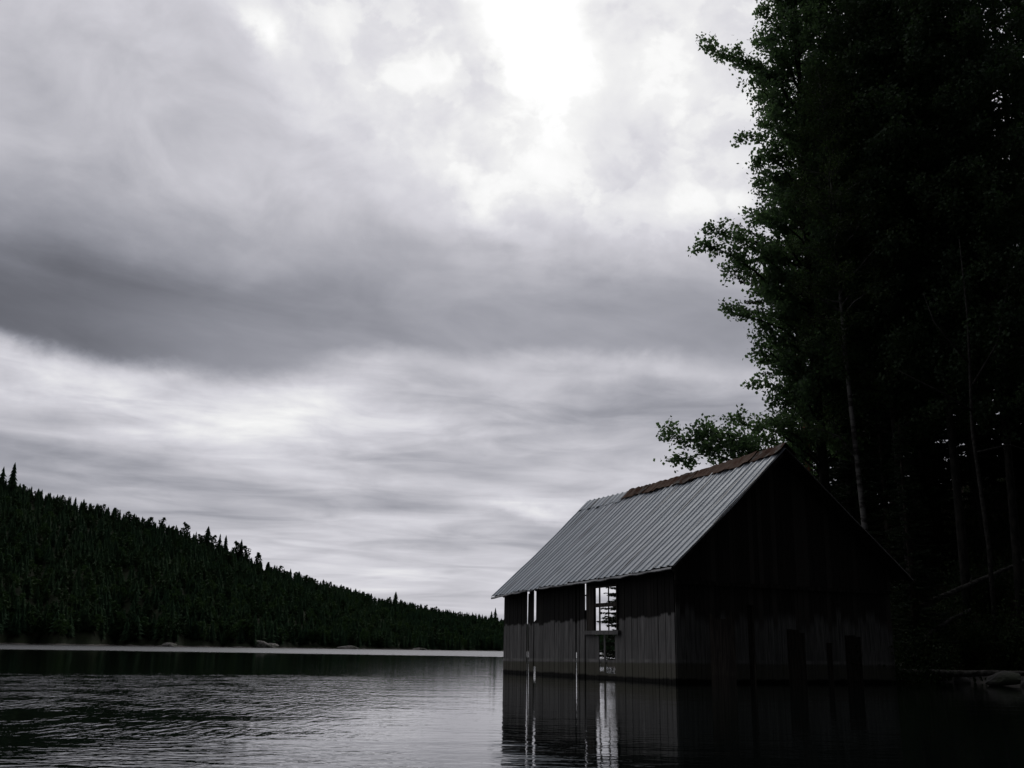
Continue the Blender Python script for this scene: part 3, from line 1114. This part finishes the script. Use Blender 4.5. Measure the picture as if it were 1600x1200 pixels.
# --- roof: corrugated sheets, each lapped over the next
def sheets(fn, side, name, seed, sheet=.9, pitch=.3, rib=.036, nq=14, mat='zinc'):
    r_ = np.random.default_rng(seed)
    m = MB()
    total = 11.2
    n = int(round(total / sheet))
    for i in range(n):
        s0, s1 = i / n, (i + 1) / n + (.05 / total if i < n - 1 else 0)
        lift = .004 + .022 * (i % 2) + r_.uniform(0, .008)
        qe = -r_.uniform(0, .022)
        skew = r_.uniform(-.004, .004)
        prof = []
        nr = 3
        for k in range(nr):
            for f_, h_ in ((0., -1.1), (.06, 0.), (.46, .25), (.55, 1.), (.68, 1.), (.78, .1), (.95, 0.)):
                prof.append(((k + f_) / nr, h_))
        prof.append((1., 0.))
        qs = [qe] + [j / nq for j in range(1, nq)] + [1.]
        base_ = len(m.v)
        for f_, h_ in prof:
            s = s0 + (s1 - s0) * f_
            for j, q in enumerate(qs):
                p = fn(min(max(s + skew * q, 0), 1), q)
                wob = .006 * math.sin(q * 9 + i * 2.3) + .004 * math.sin(q * 23 + s * 40)
                up = np.array([-.67 * side, 0, .74])
                p = p + up * (lift + rib * h_ + wob)
                m.v.append(tuple(p))
        nqq = len(qs)
        for a in range(len(prof) - 1):
            for j in range(nqq - 1):
                m.f.append((base_ + a * nqq + j, base_ + (a + 1) * nqq + j, base_ + (a + 1) * nqq + j + 1, base_ + a * nqq + j + 1))
                m.m.append(0)
    o = m.build(name, M[mat], root)
    md = o.modifiers.new('thickness', 'SOLIDIFY')
    md.thickness = .006
    return o


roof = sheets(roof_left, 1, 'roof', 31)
sheets(roof_right, -1, 'roof', 32, mat='shaded_sheet')
# decking boards under the sheets
dk = MB()
for fn in (roof_left, roof_right):
    for j in range(16):
        q0, q1 = .012 + j * .061, .012 + j * .061 + .055
        for k in range(6):
            s0, s1 = .004 + k * .992 / 6, .004 + (k + 1) * .992 / 6
            dn = np.array([0, 0, .022])
            a, b, c, d = fn(s0, q0), fn(s1, q0), fn(s1, q1), fn(s0, q1)
            dk.hexa([a - dn * 2, b - dn * 2, c - dn * 2, d - dn * 2, a - dn, b - dn, c - dn, d - dn])
dk.build('roof_decking', M['timber'], root)

# ridge caps: short pieces, the far ones grey sheet, the nearer ones patched with rust
caps = [(0., .11, 'g'), (.11, .235, 'r'), (.235, .37, 'r'), (.37, .45, 'g'), (.45, .545, 'r'), (.545, .60, 'r'), (.60, .66, 'g'), (.66, .735, 'r')]
for k, (s0, s1, typ) in enumerate(caps):
    m = MB()
    n = 7
    rows = []
    qd = .082 + .010 * (k % 2)
    for i in range(n + 1):
        s = s0 + (s1 - s0 + (.006 if k < 7 else 0)) * i / n
        lift = .098 + .012 * (k % 2) + rng.uniform(-.02, .025)
        row = [roof_left(s, 1 - qd) + np.array([-.02, 0, lift - .012 + rng.uniform(-.03, .03)]), roof_left(s, 1 - qd * .5) + np.array([0, 0, lift]),
               roof_left(s, 1.) + np.array([0, 0, lift + .03]), roof_right(s, 1 - qd * .5) + np.array([0, 0, lift]), roof_right(s, 1 - qd) + np.array([.02, 0, lift])]
        rows.append(row)
    vs_ = [p for r_ in rows for p in r_]
    fs_ = [(i * 5 + j, (i + 1) * 5 + j, (i + 1) * 5 + j + 1, i * 5 + j + 1) for i in range(n) for j in range(4)]
    m.add(vs_, fs_)
    o = m.build('ridge_cap', M['cap_rust' if typ == 'r' else 'cap_grey'], roof)
    md = o.modifiers.new('thickness', 'SOLIDIFY'); md.thickness = .012
    o['label'] = 'rusty ridge cap' if typ == 'r' else 'grey ridge cap'
# short extra course of sheet at the far end of the ridge
m = MB()
rows = []
NP = 54
for i in range(NP + 1):
    s = .735 + (1.0 - .735) * i / NP
    hrib = .03 if (i % 6) in (2, 3) else 0.
    up = np.array([-.67, 0, .74])
    dq = .10 + .012 * math.sin(i * .5)
    rows.append([roof_left(s, 1 - dq) + up * (.045 + hrib), roof_left(s, 1 - dq / 2) + up * (.05 + hrib), roof_left(s, 1.) + np.array([0, 0, .07 + hrib]), roof_right(s, .95) + np.array([.0, 0, .06 + hrib])])
m.add([p for r_ in rows for p in r_], [(i * 4 + j, (i + 1) * 4 + j, (i + 1) * 4 + j + 1, i * 4 + j + 1) for i in range(NP) for j in range(3)])
o = m.build('ridge_sheet', M['zinc'], roof)
md = o.modifiers.new('thickness', 'SOLIDIFY'); md.thickness = .008
# eave trim along the lake side
m = MB()
NP = 40
rows = []
for i in range(NP + 1):
    s = i / NP
    p = roof_left(s, -.012)
    wv = .012 * math.sin(i * 1.9) + .008 * math.sin(i * 4.7)
    rows.append([p + np.array([-.012, 0, .012 + wv * .4]), p + np.array([-.03, 0, -.035 + wv]), p + np.array([-.005, 0, -.055 + wv])])
m.add([p for r_ in rows for p in r_], [(i * 3 + j, (i + 1) * 3 + j, (i + 1) * 3 + j + 1, i * 3 + j + 1) for i in range(NP) for j in range(2)])
o = m.build('eave_trim', M['edge_rust'], root)
md = o.modifiers.new('thickness', 'SOLIDIFY'); md.thickness = .01
# barge boards on the front gable
for fn, sgn in ((roof_left, 1), (roof_right, -1)):
    m = MB()
    a, b = fn(.006, .0), fn(.006, .985)
    m.bar(a - np.array([0, 0, .10]), b - np.array([0, 0, .10]), .025, .13)
    m.build('barge_board', M['timber'] if sgn > 0 else M['darkened'], root)


# ------------------------------------------------------------------ broadleaf trees
def rot_rand(d, ang, r_):
    d = d / np.linalg.norm(d)
    p = np.cross(d, r_.normal(size=3))
    p /= np.linalg.norm(p)
    return d * math.cos(ang) + p * math.sin(ang)


def leaf_quads(C, size, r_, flat=.0):
    n = len(C)
    a = r_.normal(size=(n, 3))
    a /= np.linalg.norm(a, axis=1)[:, None]
    b = np.cross(a, r_.normal(size=(n, 3)))
    b /= np.linalg.norm(b, axis=1)[:, None]
    s = (size * r_.uniform(.7, 1.25, n))[:, None]
    v = np.stack([C + a * s * .55, C + b * s * .48 + a * s * .08, C - a * s * .5, C - b * s * .48 + a * s * .08], 1).reshape(-1, 3)
    f = np.arange(n * 4).reshape(n, 4)
    return v, f


def broadleaf(seed, H, limbs, trunk_r, crown_from, density, leaf=.065, spread=2.6, auto=70, top_bend=(0, 0), spray=.16, sub_step=.32):
    """returns trunk MB and leaf centres. limbs: explicit (z_start, tip xyz) in tree space"""
    r_ = np.random.default_rng(seed)
    tm = MB()
    nz = 12
    tp = []
    for i in range(nz + 1):
        q = i / nz
        tp.append(np.array([top_bend[0] * q ** 2 + .12 * math.sin(q * 7 + seed), top_bend[1] * q ** 2 + .10 * math.sin(q * 5 + 2 * seed), H * q]))
    tm.tube(tp, [trunk_r * (1 - .9 * (i / nz) ** .8) + .012 for i in range(nz + 1)], 9)

    def on_trunk(z):
        q = min(max(z / H, 0), 1) * nz
        i = min(int(q), nz - 1)
        return tp[i] + (tp[i + 1] - tp[i]) * (q - i)

    todo = [(z, np.array(t, float), 1.) for z, t in limbs]
    for k in range(auto):
        q = (k + .5) / auto
        z = crown_from + (H - crown_from) * (q ** .9) * .97
        a = k * 2.4 + r_.uniform(-.4, .4)
        prof = math.sin(math.pi * min(1, .18 + .82 * q)) ** .6 * (1.05 - .35 * q)
        l = spread * prof * r_.uniform(.7, 1.12)
        st = on_trunk(z)
        todo.append((z, st + np.array([math.cos(a) * l, math.sin(a) * l, l * r_.uniform(.15, .6)]), 0.))
    cents = []
    for z, tip, ex in todo:
        st = on_trunk(z)
        L_ = np.linalg.norm(tip - st)
        n = max(4, int(L_ / .45))
        pts = []
        side = np.cross(tip - st, r_.normal(size=3)); side /= np.linalg.norm(side)
        for i in range(n + 1):
            q = i / n
            p = st + (tip - st) * q + np.array([0, 0, .10 * L_]) * math.sin(math.pi * q) * (1 if ex else .6) + side * .05 * L_ * math.sin(q * 5)
            pts.append(p + r_.normal(size=3) * .03)
        r0 = min(.02 + .012 * L_, trunk_r * .5)
        tm.tube(pts, [r0 * (1 - .88 * i / n) for i in range(n + 1)], 5, cap=False)
        m_ = max(3, int(L_ / sub_step))
        for j in range(m_):
            q = .22 + .78 * (j + r_.uniform(0, 1)) / m_
            i = min(int(q * n), n - 1)
            p = pts[i] + (pts[i + 1] - pts[i]) * (q * n - i)
            d = rot_rand(tip - st, r_.uniform(.35, 1.25), r_)
            d[2] += .1
            l = r_.uniform(.35, 1.0) * (1.2 - .45 * q)
            e = p + d * l
            tm.tube([p, (p + e) / 2 + r_.normal(size=3) * .03, e], [.010, .007, .003], 3, cap=False)
            cnt_ = int(density * l) + 4
            qq = r_.uniform(.12, 1.08, cnt_)[:, None]
            cents.append(p + (e - p) * qq + r_.normal(size=(cnt_, 3)) * spray * np.array([1, 1, .85]))
        cnt_ = int(density * .3)
        cents.append(tip + r_.normal(size=(cnt_, 3)) * spray * .9)
    return tm, np.concatenate(cents)


def make_tree(name, label, cat, group, base, tm, C, bark_m, leaf_m, leaf, seed, rz=0.):
    r_ = np.random.default_rng(seed + 100)
    t = empty(name, base, rz, label, cat, group)
    tm.build('trunk', bark_m, t, smooth=True)
    v, f = leaf_quads(C, leaf, r_)
    link('crown', mesh_np('crown', v, f, leaf_m), t)
    return t


GRP = 'tall broadleaf trees on the right bank'
# the big aspen behind the boathouse: its outer limbs reach out over the roof
b0 = at(1300, 930, 38.5)
b0 = np.array([b0[0], b0[1], gz(b0[0], b0[1]) - .1])


def limb(x, y, ys, dY=0., xs=1300):
    tip = at(x, y, b0[1] + dY) - b0
    z0 = (at(xs, ys, b0[1]) - b0)[2]
    return (z0, tip)


limbs = [limb(1112, 62, 190, -.6), limb(1150, 95, 200, .8), limb(1190, 12, 120, .3), limb(1178, 130, 230, -1.2), limb(1195, 60, 160, 1.5), limb(1215, -40, 90), limb(1195, -90, 60),
         limb(1163, 212, 300, -.5), limb(1185, 255, 330, .8), limb(1205, 180, 270, -1.5), limb(1215, 290, 370, .4),
         limb(1090, 390, 480, -.8), limb(1112, 352, 470, .5), limb(1150, 372, 480, -1.6), limb(1140, 420, 520, .9), limb(1195, 335, 430), limb(1200, 400, 480, 1.4),
         limb(1138, 487, 560, -.6), limb(1185, 455, 540, .9), limb(1205, 490, 560, -1.), limb(1225, 440, 520, 1.8),
         limb(1180, 545, 620, -.4), limb(1215, 530, 600, .8), limb(1186, 588, 660, .2), limb(1228, 570, 640, -1.), limb(1210, 622, 690, -.5), limb(1240, 610, 680, 1.),
         limb(1038, 684, 770, -1.6), limb(1062, 722, 775, -2.2), limb(1090, 690, 770, -.9), limb(1152, 655, 740, -.4), limb(1120, 705, 780, -1.8), limb(1175, 680, 750, .8), limb(1205, 660, 730, -1.2), limb(1240, 660, 730, .4), limb(1185, 715, 780, -1.), limb(1235, 715, 770, 1.2)]
tm, C = broadleaf(2, 35., limbs, .24, 7.4, 74, .075, 2.1, 125, spray=.15, sub_step=.27)
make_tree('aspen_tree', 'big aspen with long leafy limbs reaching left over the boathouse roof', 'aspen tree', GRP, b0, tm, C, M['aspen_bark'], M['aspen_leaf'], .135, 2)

# slimmer aspens further right share one build
tm, C = broadleaf(9, 31., [], .17, 7.5, 80, .08, 3.0, 130, spray=.19)
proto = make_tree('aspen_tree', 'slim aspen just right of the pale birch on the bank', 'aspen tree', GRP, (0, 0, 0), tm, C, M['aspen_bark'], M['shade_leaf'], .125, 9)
spots = [(1424, 37.5, 0., 1., 'slim aspen just right of the pale birch on the bank'),
         (1506, 36.5, 1.9, 1.04, 'slim aspen above the leaning pale log on the bank'),
         (1592, 35.5, 3.6, .97, 'slim aspen at the right edge of the picture'),
         (1392, 44., 4.4, 1.05, 'slim aspen rising behind the pale birch'),
         (1475, 46., 5.3, 1.1, 'slim aspen in the second row behind the leaning log'),
         (1665, 40., 2.7, 1.12, 'tall aspen half outside the right edge'),
         (1338, 43., 0.8, 1.02, 'slim aspen close behind the big aspen on the bank'),
         (1545, 41., 5.9, 1.0, 'slim aspen behind the bare dead tree')]
for i, (px, Y, rz, sc, lab) in enumerate(spots):
    o = proto if i == 0 else copy_tree(proto)
    p = at(px, 900, Y)
    o.location = (p[0], p[1], gz(p[0], p[1]) - .1)
    o.rotation_euler = (0, 0, rz)
    o.scale = (sc, sc, sc)
    o['label'] = lab
# pale birch whose trunk shows in front of the dark wood
tm, C = broadleaf(14, 24., [(11.5, (-1.9, -.6, 12.1)), (7.6, (-2.0, -.5, 8.8)), (10.2, (-.9, -1.2, 12.6))], .13, 12.5, 100, .06, 2.3, 70, top_bend=(-.5, .2))
p = at(1356, 900, 36.8)
make_tree('birch_tree', 'slender birch with a pale trunk showing before the dark wood', 'birch tree', GRP, (p[0], p[1], gz(p[0], p[1]) - .1), tm, C, M['birch_bark'], M['birch_leaf'], .07, 14)
# a bare dead birch with crooked pale limbs near the right edge
dm = MB()
dm.tube([(0, 0, -.2), (.1, 0, 4), (.0, .1, 8), (.25, .1, 12), (.2, 0, 15)], [.085, .075, .06, .04, .015], 8)
for a, b, c in (((.1, 0, 8.6), (-1.1, -.3, 9.2), (-2.6, -.5, 9.9)), ((.15, 0, 9.6), (1.0, -.3, 11.0), (1.6, -.3, 13.2)), ((.1, .1, 10.4), (-.9, .2, 11.9), (-1.2, .2, 13.)), ((.05, 0, 7.2), (1.2, .1, 7.5), (2.4, .3, 7.2))):
    dm.tube([a, b, c], [.045, .03, .01], 6)
p = at(1545, 900, 33.5)
o = empty('dead_tree', (p[0], p[1], gz(p[0], p[1])), 0, 'bare dead tree with crooked grey limbs near the right edge', 'dead tree')
dm.build('trunk', M['grey_twig'], o, smooth=True)


# ------------------------------------------------------------------ near conifers
def needle_tree(seed, H, Rb, whorls, lo=.05, pine=False, dens=1.):
    r_ = np.random.default_rng(seed)
    tm = MB()
    tm.tube([(0, 0, -.2), (.05, 0, H * .4), (0, .06, H * .8), (0, 0, H)], [H * .012, H * .009, H * .004, .01], 8)
    V_, n_ = [], 0
    for k in range(whorls):
        q = k / whorls
        z = H * (lo + (1 - lo) * q)
        nb = 6 if not pine else 4
        for i in range(nb):
            a = r_.uniform(0, 6.28)
            l = Rb * ((1 - q) ** .75 if not pine else math.sin(math.pi * min(1, .25 + .75 * q)) ** .7) * r_.uniform(.65, 1.15) + .15
            d = np.array([math.cos(a), math.sin(a), 0])
            z = H * (lo + (1 - lo) * min(max(q + r_.uniform(-.6, .6) / whorls, 0), .995))
            dr = -.32 if not pine else .25
            pts = [np.array([0, 0, z]) + d * l * t + np.array([0, 0, dr * l * t + (.22 * l * t * t if not pine else 0)]) for t in (0, .35, .7, 1.)]
            tm.tube(pts, [.03 * (1 - q) + .01, .02, .012, .005], 3, cap=False)
            n = int(l * (34 if not pine else 40) * dens) + 5
            t = r_.uniform(.12, 1.03, n) ** .8
            P_ = np.array([np.array([0, 0, z]) + d * l * x + np.array([0, 0, dr * l * x + (.22 * l * x * x if not pine else 0)]) for x in t])
            sd = np.array([-d[1], d[0], 0])
            side = r_.choice([-1, 1], n)[:, None]
            dirv = d[None] * r_.uniform(.3, .9, n)[:, None] + sd[None] * side * r_.uniform(.3, 1., n)[:, None] + np.array([0, 0, 1])[None] * r_.uniform(-.55, .1, n)[:, None]
            if pine: dirv = r_.normal(size=(n, 3))
            dirv /= np.linalg.norm(dirv, axis=1)[:, None]
            ln = r_.uniform(.18, .42, n)[:, None] * (1.1 - .5 * t[:, None]) * (1 if not pine else .75)
            wv = np.cross(dirv, r_.normal(size=(n, 3)))
            wv /= np.linalg.norm(wv, axis=1)[:, None]
            wv *= r_.uniform(.025, .05, n)[:, None] * (1 if not pine else 1.6)
            e = P_ + dirv * ln
            V_.append(np.stack([P_ - wv * .5, P_ + dirv * ln * .5 - wv, e, P_ + dirv * ln * .5 + wv], 1).reshape(-1, 3))
    v = np.concatenate(V_)
    return tm, v, np.arange(len(v)).reshape(-1, 4)


def make_conifer(name, label, cat, group, px, Y, tm, v, f, bm_, lm, rz=0., base=None):
    p = at(px, 900, Y)
    t = empty(name, (p[0], p[1], gz(p[0], p[1]) - .1), rz, label, cat, group)
    tm.build('trunk', bm_, t, smooth=True)
    link('crown', mesh_np('crown', v, f, lm), t)
    return t


SG = 'dark spruces on the right bank'
tm, v, f = needle_tree(4, 24., 3.3, 84, dens=1.7)
proto = make_conifer('spruce_tree', 'dark spruce standing behind the gable of the boathouse', 'spruce tree', SG, 1318, 47, tm, v, f, M['spruce_bark'], M['needle'])
for i, (px, Y, rz, sc, lab) in enumerate([(1330, 47, 0, 1., 'dark spruce standing behind the gable of the boathouse'), (1408, 51, 1., 1.1, 'dark spruce between the pale birch and the slim aspens'),
                          (1462, 43, 2., .9, 'lower spruce in front of the second row aspen'), (1540, 48, 3., 1.1, 'dark spruce behind the bare dead tree'),
                          (1612, 46, 4., 1.05, 'dark spruce cut by the right edge of the picture'), (1372, 60, 5., 1.1, 'spruce high on the slope above the gable roof'),
                          (1450, 62, .5, 1.15, 'spruce high on the slope above the slim aspens'), (1560, 60, 1.6, 1.1, 'spruce high on the slope near the right edge'),
                          (1700, 44, 2.4, 1.1, 'spruce standing just outside the right edge'),
                          (1302, 45, 3.3, .52, 'young spruce rising behind the right slope of the gable roof'), (1345, 43, 4.6, .55, 'young spruce behind the pale birch trunk'), (1392, 42, 5.6, .5, 'young spruce right of the pale birch trunk'), (1424, 34, 1.2, .36, 'bushy little spruce added to darken the right corner of the boathouse')]):  # last spruce added to darken the right corner and cover the eave end
    o = proto if i == 0 else copy_tree(proto)
    p = at(px, 900, Y)
    o.location = (p[0], p[1], gz(p[0], p[1]) - .1)
    o.rotation_euler = (0, 0, rz)
    o.scale = (sc, sc, sc)
    o['label'] = lab
tm, v, f = needle_tree(6, 7.0, 2.0, 40, .02, dens=1.8)
make_conifer('spruce_tree', 'small spruce on the shore seen through the boathouse window', 'spruce tree', SG, 984, 58, tm, v, f, M['spruce_bark'], M['needle'])
tm, v, f = needle_tree(8, 21., 2.6, 26, .55, True)
make_conifer('pine_tree', 'pine with a reddish trunk rising behind the ridge of the boathouse', 'pine tree', None, 1272, 43.5, tm, v, f, M['pine_bark'], M['pine_needle'])


# shrubs along the bank
def shrub_mesh(seed):
    r_ = np.random.default_rng(seed)
    tm = MB()
    cs = []
    for k in range(16):
        a = r_.uniform(0, 6.28)
        l = r_.uniform(.7, 1.6)
        e = np.array([math.cos(a) * l * .6, math.sin(a) * l * .6, l])
        tm.tube([(0, 0, -.1), e * .5 + r_.normal(size=3) * .08, e], [.018, .012, .004], 4, cap=False)
        n = 240
        q = r_.uniform(.2, 1.05, n)[:, None]
        cs.append(e * q + r_.normal(size=(n, 3)) * .2)
    C = np.concatenate(cs)
    v, f = leaf_quads(C, .07, r_)
    return tm.mesh('stem', M['spruce_bark']), mesh_np('foliage', v, f, M['shrub_leaf'])


SH = [shrub_mesh(40), shrub_mesh(41)]
for k, (px, Y, sc, lab) in enumerate([(1405, 33.5, 1., 'leafy shrub against the right corner of the boathouse'), (1452, 33., .8, 'low shrub under the leaning pale log'),
                       (1500, 34.5, 1.2, 'shrub above the drift log on the bank'), (1560, 33.5, .9, 'shrub behind the grey boulder at the water'),
                       (1610, 32.5, 1.3, 'shrub at the right edge by the waterline'), (1440, 37., 1.4, 'tall shrub at the foot of the slim aspen'),
                       (1530, 38., 1.5, 'tall shrub at the foot of the bare dead tree'), (1372, 39., 1.3, 'shrub at the foot of the pale birch'), (1398, 30.9, 1.25, 'shrub added to shade the right end of the gable wall')]):  # last shrub added to shade the gable's right end and break its edge
    p = at(px, 900, Y)
    t = empty('shrub', (p[0], p[1], gz(p[0], p[1])), k * 1.3, lab, 'shrub', 'shrubs on the right bank')
    t.scale = (sc, sc, sc)
    link('stem', SH[k % 2][0], t)
    link('foliage', SH[k % 2][1], t)

# undergrowth on the bank: nobody could count it
r_ = np.random.default_rng(77)
n = 60000
ux, uy = r_.uniform(6, 46, n), r_.uniform(24, 72, n)
dd = shore_d(ux, uy)
inside = (((ux - A[0]) * V[0] + (uy - A[1]) * V[1]) < WID + .1) & (((ux - A[0]) * U[0] + (uy - A[1]) * U[1]) < LEN + .2) & (((ux - A[0]) * U[0] + (uy - A[1]) * U[1]) > -.1)
ok = (dd > .6) & ~inside
ux, uy = ux[ok], uy[ok]
uz_ = bank_z(ux, uy)
n = len(ux)
a = r_.uniform(0, 6.28, n)
hgt = r_.uniform(.08, .38, n)
wv = .03
c0 = np.stack([ux, uy, uz_ - .03], 1)
tip = c0 + np.stack([np.cos(a) * hgt * .5, np.sin(a) * hgt * .5, hgt], 1)
sd = np.stack([-np.sin(a) * wv, np.cos(a) * wv, np.zeros(n)], 1)
v = np.stack([c0 - sd, c0 + sd, (c0 + tip) / 2 + sd * 1.6 + [0, 0, .03], tip], 1).reshape(-1, 3)
uo = link('undergrowth', mesh_np('undergrowth', v, np.arange(n * 4).reshape(n, 4), M['shrub_leaf']))
tag(uo, 'low ferns and blueberry scrub covering the dark bank', 'undergrowth', kind='stuff')

# fallen logs, drift log, boulder on the bank
def log(name, pts, rad, label, mat='dead_wood', group=None):
    pts = [np.array(p) for p in pts]
    base = pts[0]
    m = MB()
    fine, rr = [], []
    for i in range(len(pts) - 1):
        for k in range(4):
            q = k / 4
            fine.append(pts[i] * (1 - q) + pts[i + 1] * q - base)
            rr.append(rad[i] * (1 - q) + rad[i + 1] * q)
    fine.append(pts[-1] - base); rr.append(rad[-1])
    fine = [p + rng.normal(size=3) * .012 for p in fine]
    m.tube(fine, rr, 9)
    for k in (5, 8, 10):
        if k < len(fine) - 1:
            d = rot_rand(fine[k + 1] - fine[k], 1.1, rng)
            m.tube([fine[k], fine[k] + d * .35], [rr[k] * .4, rr[k] * .15], 5)
    o = link(name, m.mesh(name, M[mat], True), None, base)
    return tag(o, label, 'log', group)


log('fallen_log', [at(1436, 950, 34.5), at(1500, 920, 35.), at(1560, 894, 35.6), at(1640, 858, 36.5)], [.10, .09, .075, .05], 'long pale log leaning up the bank at right, upper of two', group='logs lying on the bank')
log('fallen_log', [at(1430, 1006, 33.4), at(1475, 975, 33.8), at(1515, 953, 34.4)], [.08, .07, .05], 'short grey log propped on the bank under the long pale one', group='logs lying on the bank')
p1, p2 = at(1372, 1033, 31.2), at(1608, 1042, 30.4)
log('drift_log', [(p1[0], p1[1], .32), ((p1[0] + p2[0]) / 2, (p1[1] + p2[1]) / 2 + .15, .30), (p2[0], p2[1], .34)], [.09, .10, .07], 'straight drift log lying along the water edge at right', group='logs lying on the bank')
p1 = at(1566, 1040, 29.2)
o = link('boulder', rock_mesh('boulder', .7, .5, .24, 15, mat='dark_rock'), None, (p1[0], p1[1], .18))
tag(o, 'flat grey boulder in the water at the right edge', 'rock')
for px, Y, s_, lab in ((1500, 31., .3, 'small dark boulder beside the drift log'), (1620, 28.5, .5, 'boulder at the water just outside the right edge')):
    p = at(px, 1040, Y)
    o = link('boulder', rock_mesh('boulder', s_, s_ * .8, s_ * .6, int(px), mat='dark_rock'), None, (p[0], p[1], max(gz(p[0], p[1]), .05)))
    tag(o, lab, 'rock', 'boulders at the near waterline')
